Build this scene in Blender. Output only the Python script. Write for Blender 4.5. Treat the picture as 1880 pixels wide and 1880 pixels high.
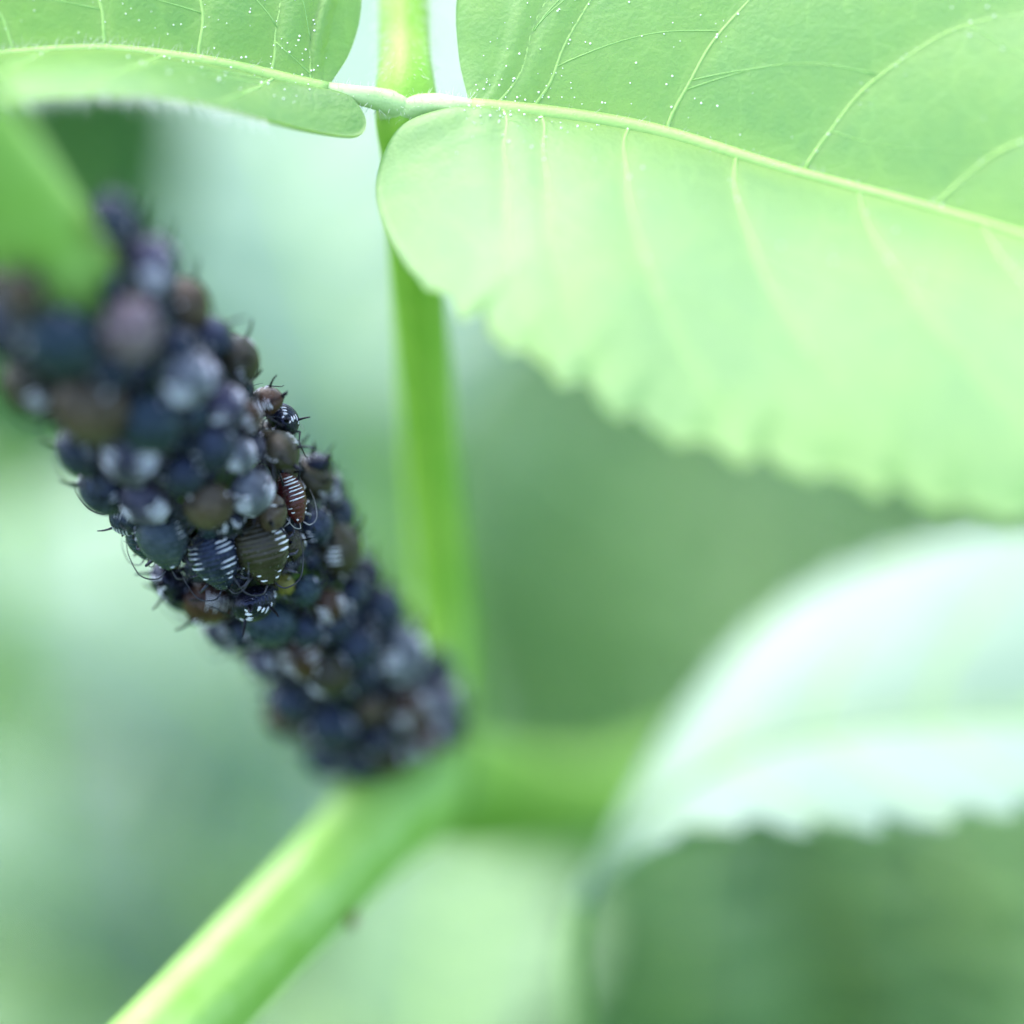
import bpy, bmesh, math, random
import numpy as np
from mathutils import Vector, Matrix

# ------------------------------------------------------------------ clear
for o in list(bpy.data.objects):
    bpy.data.objects.remove(o)
scn = bpy.context.scene
COL = scn.collection
R = math.radians
S = 0.001                      # everything below is worked out in millimetres

# ------------------------------------------------------------------ camera
PITCH = R(30)                  # the camera looks down at the shoot
DIST = 150.0                   # lens to focus plane
PX = 41.8 / 1880.0             # one photograph pixel in mm on the focus plane
FWD = Vector((0, math.cos(PITCH), -math.sin(PITCH)))
RGT = Vector((1, 0, 0))
UPV = Vector((0, math.sin(PITCH), math.cos(PITCH)))
FOC = Vector((0, 0, 500.0))    # middle of the focus plane, half a metre above the soil
cam_d = bpy.data.cameras.new('camera')
cam = bpy.data.objects.new('camera', cam_d)
COL.objects.link(cam)
cam.matrix_world = Matrix(((RGT.x, UPV.x, -FWD.x, 0), (RGT.y, UPV.y, -FWD.y, 0),
                           (RGT.z, UPV.z, -FWD.z, 0), (0, 0, 0, 1)))
cam.location = (FOC - FWD * DIST) * S
cam_d.sensor_width = 36
cam_d.lens = 36 * DIST / 41.8
cam_d.clip_start = 0.005
cam_d.clip_end = 200
cam_d.dof.use_dof = True
cam_d.dof.focus_distance = DIST * S
cam_d.dof.aperture_fstop = cam_d.lens / 17.2
cam_d.dof.aperture_blades = 0
scn.camera = cam

# ------------------------------------------------------------------ light
SUN_EL, SUN_AZ = R(60), R(318)      # high, from the back left, spread wide by thin cloud
w = bpy.data.worlds.new('World')
scn.world = w
w.use_nodes = True
nt = w.node_tree
sky = nt.nodes.new('ShaderNodeTexSky')
sky.sky_type = 'NISHITA'
sky.sun_disc = False
sky.sun_elevation = SUN_EL
sky.sun_rotation = SUN_AZ
sky.air_density = 1.0
sky.dust_density = 1.5
sky.ozone_density = 1.0
bg = nt.nodes['Background']
bg.inputs['Strength'].default_value = 0.14
nt.links.new(sky.outputs[0], bg.inputs[0])
sd = bpy.data.lights.new('sun', 'SUN')
sd.energy = 1.5
sd.angle = R(90)
sd.color = (1.0, 0.96, 0.9)
sun = bpy.data.objects.new('sun', sd)
COL.objects.link(sun)
sdir = Vector((math.sin(SUN_AZ) * math.cos(SUN_EL), math.cos(SUN_AZ) * math.cos(SUN_EL), math.sin(SUN_EL)))
sun.rotation_euler = sdir.to_track_quat('Z', 'Y').to_euler()
sun.location = (0, 0, 3)
scn.view_settings.view_transform = 'Standard'
scn.view_settings.look = 'None'
scn.view_settings.exposure = 2.28
scn.view_settings.gamma = 1
scn.render.engine = 'CYCLES'
scn.cycles.max_bounces = 4
scn.cycles.transmission_bounces = 5

rnd = random.Random(7)

# ------------------------------------------------------------------ helpers
def C2W(v):
    return FOC + RGT * v[0] + UPV * v[1] + FWD * v[2]

def Cc(px, py, wz):
    """photograph pixel + depth behind the focus plane (mm) -> camera-frame mm"""
    k = (DIST + wz) / DIST * PX
    return Vector(((px - 940) * k, (940 - py) * k, wz))

def P(px, py, wz):
    return C2W(Cc(px, py, wz))

def tag(o, label=None, cat=None, group=None, kind=None):
    if label: o['label'] = label
    if cat: o['category'] = cat
    if group: o['group'] = group
    if kind: o['kind'] = kind
    return o

def empty(name, loc):
    o = bpy.data.objects.new(name, None)
    o.empty_display_size = 0.002
    COL.objects.link(o)
    o.location = Vector(loc) * S
    return o

def mesh_from(name, verts, faces, smooth=True):
    me = bpy.data.meshes.new(name)
    me.from_pydata([tuple(v) for v in verts], [], faces)
    if smooth:
        me.polygons.foreach_set('use_smooth', [True] * len(me.polygons))
    me.update()
    return me

def add(name, me, mat, parent=None):
    o = bpy.data.objects.new(name, me)
    COL.objects.link(o)
    if mat and not me.materials:
        me.materials.append(mat)
    o.parent = parent
    return o

def build(name, vf, mat, base=Vector((0, 0, 0)), parent=None):
    """verts in world mm -> mesh object relative to base (mm)"""
    v, f = vf
    me = mesh_from(name, [(Vector(p) - base) * S for p in v], f)
    return add(name, me, mat, parent)

def catmull(pts, n):
    """resample control points (equal steps per control span) to n+1 points"""
    pts = [np.array(p, float) for p in pts]
    m = len(pts) - 1
    out = []
    for i in range(n + 1):
        u = i / n * m
        k = min(int(u), m - 1)
        t = u - k
        p1, p2 = pts[k], pts[k + 1]
        p0 = pts[k - 1] if k > 0 else 2 * p1 - p2
        p3 = pts[k + 2] if k + 2 <= m else 2 * p2 - p1
        out.append(0.5 * ((2 * p1) + (-p0 + p2) * t + (2 * p0 - 5 * p1 + 4 * p2 - p3) * t * t
                          + (-p0 + 3 * p1 - 3 * p2 + p3) * t ** 3))
    return out

def even(pts, n):
    """catmull curve resampled to n+1 points of equal arc length"""
    d = catmull(pts, max(200, n * 3))
    a = np.array(d)
    L = np.concatenate([[0], np.cumsum(np.linalg.norm(a[1:, :3] - a[:-1, :3], axis=1))])
    q = np.linspace(0, L[-1], n + 1)
    return [np.array([np.interp(x, L, a[:, j]) for j in range(a.shape[1])]) for x in q]

def tube(pts, rad, seg=10, ridge=None, cap=True):
    """pts list of 3-vectors, rad list or number, ridge(angle, i)->factor"""
    pts = [Vector(p[:3]) for p in pts]
    n = len(pts)
    if not hasattr(rad, '__len__'):
        rad = [rad] * n
    V, F = [], []
    t = (pts[1] - pts[0]).normalized()
    nrm = t.orthogonal().normalized()
    for i in range(n):
        a = pts[max(i - 1, 0)]
        b = pts[min(i + 1, n - 1)]
        t2 = (b - a).normalized()
        nrm = (nrm - t2 * nrm.dot(t2)).normalized()
        bi = t2.cross(nrm)
        for k in range(seg):
            an = 2 * math.pi * k / seg
            r = rad[i] * (ridge(an, i) if ridge else 1)
            V.append(pts[i] + (nrm * math.cos(an) + bi * math.sin(an)) * r)
    for i in range(n - 1):
        for k in range(seg):
            k2 = (k + 1) % seg
            F.append((i * seg + k, i * seg + k2, (i + 1) * seg + k2, (i + 1) * seg + k))
    if cap:
        V.append(pts[0]); V.append(pts[-1])
        c0, c1 = len(V) - 2, len(V) - 1
        for k in range(seg):
            k2 = (k + 1) % seg
            F.append((c0, k2, k))
            F.append((c1, (n - 1) * seg + k, (n - 1) * seg + k2))
    return V, F

def join(parts):
    V, F = [], []
    for v, f in parts:
        b = len(V)
        V.extend(v)
        F.extend([tuple(i + b for i in q) for q in f])
    return V, F

def hair(p, d, L, r, bend):
    """one tapering curved hair, 3-sided"""
    d = d.normalized()
    s = d.orthogonal().normalized()
    b = d.cross(s)
    V, F = [], []
    for i, (u, rr) in enumerate(((0, 1), (0.5, 0.7), (0.85, 0.35))):
        c = p + d * (L * u) + bend * (L * u * u)
        for k in range(3):
            an = 2.094 * k
            V.append(c + (s * math.cos(an) + b * math.sin(an)) * r * rr)
    V.append(p + d * L + bend * L)
    for i in range(2):
        for k in range(3):
            k2 = (k + 1) % 3
            F.append((i * 3 + k, i * 3 + k2, (i + 1) * 3 + k2, (i + 1) * 3 + k))
    for k in range(3):
        F.append((6 + k, 6 + (k + 1) % 3, 9))
    return V, F

ICO = None
def bead(p, r):
    global ICO
    if ICO is None:
        bm = bmesh.new()
        bmesh.ops.create_icosphere(bm, subdivisions=1, radius=1)
        ICO = ([v.co.copy() for v in bm.verts], [tuple(v.index for v in f.verts) for f in bm.faces])
        bm.free()
    return [p + v * r for v in ICO[0]], ICO[1]

# ------------------------------------------------------------------ materials
def new_mat(name):
    m = bpy.data.materials.new(name)
    m.use_nodes = True
    t = m.node_tree
    for n in list(t.nodes):
        t.nodes.remove(n)
    return m, t, t.nodes, t.links

def coords(t, scale=1000.0):
    tc = t.nodes.new('ShaderNodeTexCoord')
    mp = t.nodes.new('ShaderNodeMapping')
    mp.inputs['Scale'].default_value = (scale,) * 3
    t.links.new(tc.outputs['Object'], mp.inputs['Vector'])
    return mp.outputs[0]

def noise(t, vec, scale, detail=3, rough=0.55):
    n = t.nodes.new('ShaderNodeTexNoise')
    n.inputs['Scale'].default_value = scale
    n.inputs['Detail'].default_value = detail
    n.inputs['Roughness'].default_value = rough
    t.links.new(vec, n.inputs['Vector'])
    return n.outputs['Fac']

def ramp(t, fac, stops):
    r = t.nodes.new('ShaderNodeValToRGB')
    cr = r.color_ramp
    while len(cr.elements) < len(stops):
        cr.elements.new(0.5)
    for e, (p, c) in zip(cr.elements, stops):
        e.position = p
        e.color = (*c, 1)
    t.links.new(fac, r.inputs[0])
    return r.outputs[0]

def mixc(t, fac, a, b):
    m = t.nodes.new('ShaderNodeMix')
    m.data_type = 'RGBA'
    for sock, val in ((m.inputs[0], fac), (m.inputs[6], a), (m.inputs[7], b)):
        if hasattr(val, 'links') or isinstance(val, bpy.types.NodeSocket):
            t.links.new(val, sock)
        elif isinstance(val, (int, float)):
            sock.default_value = val
        else:
            sock.default_value = (*val, 1)
    return m.outputs[2]

def leaf_mat(name, dark, mid, light, transl=(0.25, 0.5, 0.06), tfac=0.4, rough=0.42, spec=0.5, coat=0.0,
             cell=0.35, coatrough=0.45):
    m, t, N, L = new_mat(name)
    v = coords(t)
    n1 = noise(t, v, 0.13, 4)
    n2 = noise(t, v, 1.6, 5)
    c = ramp(t, n1, [(0.3, dark), (0.52, mid), (0.75, light)])
    c2 = ramp(t, n2, [(0.3, dark), (0.7, light)])
    c = mixc(t, 0.3, c, c2)
    vo = N.new('ShaderNodeTexVoronoi')
    vo.feature = 'DISTANCE_TO_EDGE'
    vo.inputs['Scale'].default_value = cell
    wob = N.new('ShaderNodeTexNoise')
    wob.inputs['Scale'].default_value = 0.6
    L.new(v, wob.inputs['Vector'])
    mv = N.new('ShaderNodeVectorMath'); mv.operation = 'MULTIPLY_ADD'
    L.new(wob.outputs['Color'], mv.inputs[0])
    mv.inputs[1].default_value = (1.6, 1.6, 1.6)
    L.new(v, mv.inputs[2])
    L.new(mv.outputs[0], vo.inputs['Vector'])
    mr = N.new('ShaderNodeMapRange')
    mr.inputs['From Min'].default_value = 0.0
    mr.inputs['From Max'].default_value = 0.05
    mr.inputs['To Min'].default_value = 1.0
    mr.inputs['To Max'].default_value = 0.0
    L.new(vo.outputs['Distance'], mr.inputs['Value'])
    mu = N.new('ShaderNodeMath'); mu.operation = 'MULTIPLY'
    L.new(mr.outputs[0], mu.inputs[0]); mu.inputs[1].default_value = 0.14
    c = mixc(t, mu.outputs[0], c, tuple(min(1, x * 1.5 + 0.03) for x in light))
    ra = N.new('ShaderNodeAttribute'); ra.attribute_name = 'rib'
    rm = N.new('ShaderNodeMath'); rm.operation = 'MULTIPLY'; rm.inputs[1].default_value = 0.75
    L.new(ra.outputs['Fac'], rm.inputs[0])
    c = mixc(t, rm.outputs[0], c, (0.30, 0.46, 0.14))
    bs = N.new('ShaderNodeBsdfPrincipled')
    L.new(c, bs.inputs['Base Color'])
    bs.inputs['Roughness'].default_value = rough
    bs.inputs['Specular IOR Level'].default_value = spec
    bs.inputs['Coat Weight'].default_value = coat
    bs.inputs['Coat Roughness'].default_value = coatrough
    bp = N.new('ShaderNodeBump')
    bp.inputs['Strength'].default_value = 0.28
    bp.inputs['Distance'].default_value = 0.0002
    n3 = noise(t, v, 5.0, 3)
    sm = N.new('ShaderNodeMath'); sm.operation = 'SUBTRACT'
    L.new(n3, sm.inputs[0]); L.new(mu.outputs[0], sm.inputs[1])
    L.new(sm.outputs[0], bp.inputs['Height'])
    L.new(bp.outputs[0], bs.inputs['Normal'])
    tr = N.new('ShaderNodeBsdfTranslucent')
    tr.inputs['Color'].default_value = (*transl, 1)
    L.new(bp.outputs[0], tr.inputs['Normal'])
    mx = N.new('ShaderNodeMixShader')
    mx.inputs[0].default_value = tfac
    L.new(bs.outputs[0], mx.inputs[1]); L.new(tr.outputs[0], mx.inputs[2])
    out = N.new('ShaderNodeOutputMaterial')
    L.new(mx.outputs[0], out.inputs[0])
    return m

def soft_mat(name, a, b, rough=0.45, spec=0.5, sss=0.3, scale=0.5, coat=0.0, streak=1.0, ssr=0.8):
    """juicy stalk: two greens, a little light scattered inside"""
    m, t, N, L = new_mat(name)
    v = coords(t)
    c = ramp(t, noise(t, v, scale, 4), [(0.32, a), (0.68, b)])
    bs = N.new('ShaderNodeBsdfPrincipled')
    L.new(c, bs.inputs['Base Color'])
    bs.inputs['Roughness'].default_value = rough
    bs.inputs['Specular IOR Level'].default_value = spec
    bs.inputs['Coat Weight'].default_value = coat
    bs.inputs['Coat Roughness'].default_value = 0.25
    bs.inputs['Subsurface Weight'].default_value = sss
    bs.inputs['Subsurface Radius'].default_value = (0.6, 1.0, 0.25)
    bs.inputs['Subsurface Scale'].default_value = ssr * S
    bp = N.new('ShaderNodeBump')
    bp.inputs['Strength'].default_value = 0.35
    bp.inputs['Distance'].default_value = 0.0001
    L.new(noise(t, v, 4.0, 4), bp.inputs['Height'])
    L.new(bp.outputs[0], bs.inputs['Normal'])
    out = N.new('ShaderNodeOutputMaterial')
    L.new(bs.outputs[0], out.inputs[0])
    return m

def aphid_mat(name, a, b, bloom, bl=0.35, rough=0.25, spec=0.34, tint=(0.52, 0.62, 1.0)):
    """skin of an aphid: two tones, dusted unevenly with a waxy bloom"""
    m, t, N, L = new_mat(name)
    v = coords(t)
    oi = N.new('ShaderNodeObjectInfo')
    ad = N.new('ShaderNodeVectorMath'); ad.operation = 'ADD'
    L.new(v, ad.inputs[0])
    cb = N.new('ShaderNodeCombineXYZ')
    ml = N.new('ShaderNodeMath'); ml.operation = 'MULTIPLY'; ml.inputs[1].default_value = 37.0
    L.new(oi.outputs['Random'], ml.inputs[0])
    L.new(ml.outputs[0], cb.inputs[0]); L.new(ml.outputs[0], cb.inputs[1])
    L.new(cb.outputs[0], ad.inputs[1])
    vv = ad.outputs[0]
    c = ramp(t, noise(t, vv, 1.6, 4), [(0.33, a), (0.68, b)])
    f = N.new('ShaderNodeMapRange')
    f.inputs['From Min'].default_value = 0.4
    f.inputs['From Max'].default_value = 0.75
    f.inputs['To Max'].default_value = bl
    L.new(noise(t, vv, 3.2, 6, 0.7), f.inputs['Value'])
    c = mixc(t, f.outputs[0], c, bloom)
    # fine white wax grains
    g = N.new('ShaderNodeMapRange')
    g.inputs['From Min'].default_value = 0.66
    g.inputs['From Max'].default_value = 0.74
    g.inputs['To Max'].default_value = 0.7
    L.new(noise(t, vv, 14.0, 2), g.inputs['Value'])
    c = mixc(t, g.outputs[0], c, (0.22, 0.22, 0.26))
    bs = N.new('ShaderNodeBsdfPrincipled')
    L.new(c, bs.inputs['Base Color'])
    rr = N.new('ShaderNodeMapRange')
    rr.inputs['To Min'].default_value = rough - 0.06
    rr.inputs['To Max'].default_value = rough + 0.25
    L.new(f.outputs[0], rr.inputs['Value'])
    L.new(rr.outputs[0], bs.inputs['Roughness'])
    bs.inputs['Specular IOR Level'].default_value = spec
    bs.inputs['Specular Tint'].default_value = (*tint, 1)
    bp = N.new('ShaderNodeBump')
    bp.inputs['Strength'].default_value = 0.6
    bp.inputs['Distance'].default_value = 0.00005
    L.new(noise(t, vv, 9.0, 4), bp.inputs['Height'])
    L.new(bp.outputs[0], bs.inputs['Normal'])
    out = N.new('ShaderNodeOutputMaterial')
    L.new(bs.outputs[0], out.inputs[0])
    return m

M = {}
M['leaf'] = leaf_mat('elder_leaf_skin', (0.135, 0.29, 0.12), (0.195, 0.355, 0.125), (0.255, 0.41, 0.125), transl=(0.64, 0.86, 0.13), tfac=0.45, coat=0.8, coatrough=0.5)
M['leaf_cool'] = leaf_mat('elder_leaf_cool', (0.12, 0.27, 0.10), (0.185, 0.345, 0.105), (0.25, 0.40, 0.105), transl=(0.58, 0.80, 0.13), tfac=0.45, coat=0.45, coatrough=0.5)
M['leaf_gloss2'] = leaf_mat('elder_leaf_sky_sheen', (0.17, 0.29, 0.19), (0.21, 0.33, 0.23), (0.26, 0.37, 0.27), transl=(0.3, 0.5, 0.2), tfac=0.2, rough=0.42, coat=0.4, coatrough=0.4)  # bright sky sheen put into the pale base colour
M['leaf_gloss'] = leaf_mat('elder_leaf_sheen', (0.13, 0.25, 0.11), (0.165, 0.29, 0.13), (0.21, 0.33, 0.15), transl=(0.2, 0.4, 0.12), tfac=0.15, rough=0.45, coat=0.25, coatrough=0.45)
M['leaf_pale'] = leaf_mat('elder_leaf_pale_sheen', (0.16, 0.27, 0.19), (0.20, 0.32, 0.225), (0.25, 0.37, 0.265), transl=(0.25, 0.5, 0.15), tfac=0.2,
                          rough=0.45, coat=0.35, coatrough=0.45)  # sheen of the leaves behind put into a paler, bluer base
M['leaf_back'] = leaf_mat('elder_leaf_shade', (0.038, 0.115, 0.036), (0.058, 0.15, 0.046), (0.09, 0.195, 0.058), transl=(0.12, 0.32, 0.06), tfac=0.12)  # leaf copy darkened in its base colour to stand for shade
M['vein_soft'] = soft_mat('leaf_vein_soft', (0.20, 0.40, 0.10), (0.25, 0.44, 0.12), sss=0.0)
M['vein'] = soft_mat('leaf_vein', (0.24, 0.43, 0.10), (0.29, 0.47, 0.12), sss=0.0, ssr=0.2)
M['stem'] = soft_mat('green_stem', (0.18, 0.375, 0.04), (0.245, 0.44, 0.095), rough=0.58, sss=0.0, coat=0.15)
M['petiole'] = soft_mat('leaf_stalk', (0.18, 0.395, 0.03), (0.235, 0.44, 0.045), rough=0.45, sss=0.0)
M['side_stalk'] = soft_mat('side_stalk', (0.11, 0.27, 0.02), (0.17, 0.34, 0.03), rough=0.5, sss=0.0)
M['stalklet'] = soft_mat('pale_stalk', (0.34, 0.50, 0.19), (0.42, 0.56, 0.25), sss=0.0)
M['hair'] = soft_mat('plant_hair', (0.62, 0.68, 0.55), (0.75, 0.78, 0.68), sss=0.0)
M['speck'] = soft_mat('white_speck', (0.80, 0.82, 0.72), (0.88, 0.88, 0.80), sss=0.0)
M['far_leaf'] = leaf_mat('undergrowth_leaf', (0.045, 0.14, 0.035), (0.07, 0.18, 0.05), (0.11, 0.24, 0.065), tfac=0.2)

M['slate'] = aphid_mat('aphid_slate', (0.004, 0.006, 0.013), (0.010, 0.015, 0.024), (0.05, 0.06, 0.105), 0.65)
M['teal'] = aphid_mat('aphid_teal', (0.006, 0.014, 0.020), (0.014, 0.025, 0.032), (0.045, 0.07, 0.09), 0.6)
M['slate_lit'] = aphid_mat('aphid_slate_lit', (0.014, 0.022, 0.030), (0.026, 0.038, 0.046), (0.07, 0.085, 0.11), 0.6)  # lit sheen put into a lighter copy of the slate skin
M['black'] = aphid_mat('aphid_black', (0.0015, 0.0018, 0.0035), (0.004, 0.004, 0.008), (0.028, 0.028, 0.062), 0.4, rough=0.22)
M['olive'] = aphid_mat('aphid_olive', (0.016, 0.013, 0.006), (0.028, 0.023, 0.011), (0.05, 0.046, 0.034), 0.35, tint=(0.9, 0.85, 0.85))
M['brown'] = aphid_mat('aphid_brown', (0.022, 0.007, 0.003), (0.046, 0.016, 0.006), (0.08, 0.05, 0.045), 0.3, tint=(0.9, 0.85, 0.85))
M['red'] = aphid_mat('aphid_red', (0.034, 0.004, 0.004), (0.062, 0.008, 0.008), (0.11, 0.045, 0.05), 0.25, tint=(0.9, 0.85, 0.85))
M['tan'] = aphid_mat('aphid_tan', (0.034, 0.021, 0.011), (0.07, 0.046, 0.026), (0.11, 0.09, 0.075), 0.4, tint=(0.9, 0.85, 0.85))
M['pink'] = aphid_mat('aphid_pinkgrey', (0.10, 0.058, 0.068), (0.17, 0.125, 0.145), (0.25, 0.215, 0.245), 0.6, rough=0.45, tint=(0.9, 0.85, 0.85))
M['grey'] = aphid_mat('aphid_grey', (0.028, 0.03, 0.042), (0.10, 0.11, 0.13), (0.20, 0.20, 0.23), 0.6, rough=0.42)
M['lilac'] = aphid_mat('aphid_lilac', (0.010, 0.008, 0.020), (0.030, 0.025, 0.048), (0.12, 0.105, 0.16), 0.6, rough=0.38)
M['yellow'] = aphid_mat('aphid_yellow', (0.11, 0.10, 0.015), (0.17, 0.15, 0.025), (0.2, 0.19, 0.09), 0.3, tint=(0.9, 0.85, 0.85))
M['wax'] = soft_mat('wax_white', (0.50, 0.49, 0.57), (0.68, 0.67, 0.74), rough=0.7, spec=0.2, sss=0.0, scale=5)
M['cornicle'] = aphid_mat('aphid_spike', (0.0024, 0.0024, 0.0036), (0.0054, 0.0054, 0.0072), (0.018, 0.018, 0.024), 0.2, rough=0.3)
M['leg'] = aphid_mat('aphid_leg', (0.012, 0.0108, 0.012), (0.036, 0.033, 0.036), (0.096, 0.096, 0.108), 0.4)
M['paleleg'] = aphid_mat('aphid_pale_leg', (0.14, 0.14, 0.15), (0.26, 0.26, 0.27), (0.4, 0.4, 0.4), 0.4)
M['eye'] = aphid_mat('aphid_eye', (0.02, 0.004, 0.004), (0.03, 0.006, 0.006), (0.05, 0.02, 0.02), 0.1, rough=0.15)

# ------------------------------------------------------------------ ground and undergrowth
def ground():
    m, t, N, L = new_mat('mossy_soil')
    v = coords(t, 1.0)
    c = ramp(t, noise(t, v, 18, 6, 0.7), [(0.3, (0.03, 0.07, 0.02)), (0.5, (0.05, 0.13, 0.03)), (0.72, (0.09, 0.2, 0.05))])
    bs = N.new('ShaderNodeBsdfPrincipled')
    L.new(c, bs.inputs['Base Color'])
    bs.inputs['Roughness'].default_value = 0.9
    bp = N.new('ShaderNodeBump'); bp.inputs['Strength'].default_value = 0.8; bp.inputs['Distance'].default_value = 0.01
    L.new(noise(t, v, 60, 5), bp.inputs['Height'])
    L.new(bp.outputs[0], bs.inputs['Normal'])
    out = N.new('ShaderNodeOutputMaterial')
    L.new(bs.outputs[0], out.inputs[0])
    V, F = [], []
    n = 60
    for j in range(n + 1):
        for i in range(n + 1):
            u = (i / n * 2 - 1); q = (j / n * 2 - 1)
            x = math.copysign(abs(u) ** 2.5, u) * 60
            y = math.copysign(abs(q) ** 2.5, q) * 60
            z = 0.012 * math.sin(x * 3.1 + y * 1.7) * math.cos(y * 2.3)
            V.append((x, y, z - 0.006))
    for j in range(n):
        for i in range(n):
            a = j * (n + 1) + i
            F.append((a, a + 1, a + n + 2, a + n + 1))
    o = add('ground', mesh_from('ground', V, F), m)
    tag(o, 'green mossy soil far below the shoot', 'ground', kind='structure')
ground()

def undergrowth():
    """low leaf mass covering the soil behind the shoot"""
    r = random.Random(3)
    V, F = [], []
    for i in range(5200):
        x = r.uniform(-420, 420); y = r.uniform(120, 1250)
        z = r.uniform(10, 150) * (0.4 + 0.6 * r.random())
        L = r.uniform(22, 48); Wd = L * r.uniform(0.35, 0.5)
        az = r.uniform(0, 2 * math.pi); tl = r.gauss(0, 0.45); rl = r.gauss(0, 0.5)
        d = Vector((math.cos(az) * math.cos(tl), math.sin(az) * math.cos(tl), math.sin(tl)))
        s = d.cross(Vector((0, 0, 1))).normalized()
        s = (Matrix.Rotation(rl, 3, d) @ s)
        n = s.cross(d)
        c = Vector((x, y, z))
        b = len(V)
        prof = [(-0.5, 0.03), (-0.25, 0.42), (0.02, 0.5), (0.28, 0.34), (0.5, 0.02)]
        for u, wv in prof:
            for q in (-1, 0, 1):
                V.append((c + d * (u * L) + s * (q * wv * Wd) + n * (0.12 * Wd * abs(q) - 0.5 * u * u * L * 0.4)) * S)
        for k in range(4):
            for q in range(2):
                a = b + k * 3 + q
                F.append((a, a + 1, a + 4, a + 3))
    o = add('undergrowth', mesh_from('undergrowth', V, F), M['far_leaf'])
    tag(o, 'soft mass of low green leaves covering the soil', 'undergrowth', kind='stuff')
undergrowth()

# ------------------------------------------------------------------ leaves
def leaf_blade(mid, edge, N=260, K=22, thick=0.18, bulge=0.0, quilt=0.12, tooth=0.5, toothlen=2.5, tooth_from=0.22,
               veins=(), vshift=0.1, curl=0.0):
    """half a leaf: surface between the midrib curve and one edge curve (camera-frame mm)"""
    Mc = even(mid, N)
    Ec = even(edge, N)
    ell = [0]
    for i in range(N):
        ell.append(ell[-1] + np.linalg.norm(Ec[i + 1] - Ec[i]))
    tot = ell[-1]
    def sv(q):
        return q
    def surf(s, t):
        i = s * N
        k = min(int(i), N - 1); f = i - k
        m = Mc[k] * (1 - f) + Mc[k + 1] * f
        e = Ec[k] * (1 - f) + Ec[k + 1] * f
        l = ell[k] * (1 - f) + ell[k + 1] * f
        span = np.linalg.norm(e - m) + 1e-6
        fr = (l / toothlen) % 1.0
        saw = (fr / 0.84 if fr < 0.84 else (1 - fr) / 0.16)
        amp = tooth * max(0, min(1, (l / tot - tooth_from) / 0.06)) * max(0, min(1, (1 - l / tot) / 0.03))
        amp *= 0.75 + 0.5 * math.sin(l * 1.7) ** 2
        tt = t * (1 - amp * (1 - saw) / span * t ** 8) if span > 1 else t
        p = m + (e - m) * tt
        up = np.array([0, 0.45, -0.9])
        p = p + up * (bulge * 4 * t * (1 - t) * min(1, span / 8))
        # quilting between the side veins
        if quilt and veins:
            ph = s - vshift * t ** 1.15
            j = 0
            while j < len(veins) and veins[j] < ph: j += 1
            lo = veins[j - 1] if j > 0 else -0.05
            hi = veins[j] if j < len(veins) else 1.05
            x = (ph - lo) / max(hi - lo, 1e-4)
            x = max(0, min(1, x))
            p = p + up * (quilt * math.sin(math.pi * x) ** 0.8 * math.sin(math.pi * min(1, t * 1.0)) ** 0.5 * min(1, span / 5))
        p = p + up * (curl * (t ** 3))
        return Vector(p)
    return surf

def blade_mesh(surf, N, K, thick):
    V, F = [], []
    for i in range(N + 1):
        for k in range(K + 1):
            V.append(surf(i / N, (k / K) ** 1.4))
    W = K + 1
    nv = len(V)
    nr = []
    for i in range(N + 1):
        for k in range(W):
            a = V[min(i + 1, N) * W + k] - V[max(i - 1, 0) * W + k]
            b = V[i * W + min(k + 1, K)] - V[i * W + max(k - 1, 0)]
            n = a.cross(b)
            n = n.normalized() if n.length > 1e-9 else Vector((0, 0, -1))
            nr.append(n)
    # consistent side: bottom = away from the camera/up direction
    sgn = 1 if sum(n.dot(Vector((0, 0.45, -0.9))) for n in nr) > 0 else -1
    for i in range(nv):
        V.append(V[i] - nr[i] * (sgn * thick))
    for i in range(N):
        for k in range(K):
            a = i * W + k
            q = (a, a + 1, a + W + 1, a + W)
            F.append(q)
            F.append(tuple(nv + j for j in reversed(q)))
        a = i * W + K
        F.append((a, a + W, a + W + nv, a + nv))
        a = i * W
        F.append((a, a + nv, a + W + nv, a + W))
    return V, F

def to_world(vf):
    return [C2W(v) for v in vf[0]], vf[1]

UPN = Vector((0, 0.45, -0.9))

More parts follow.
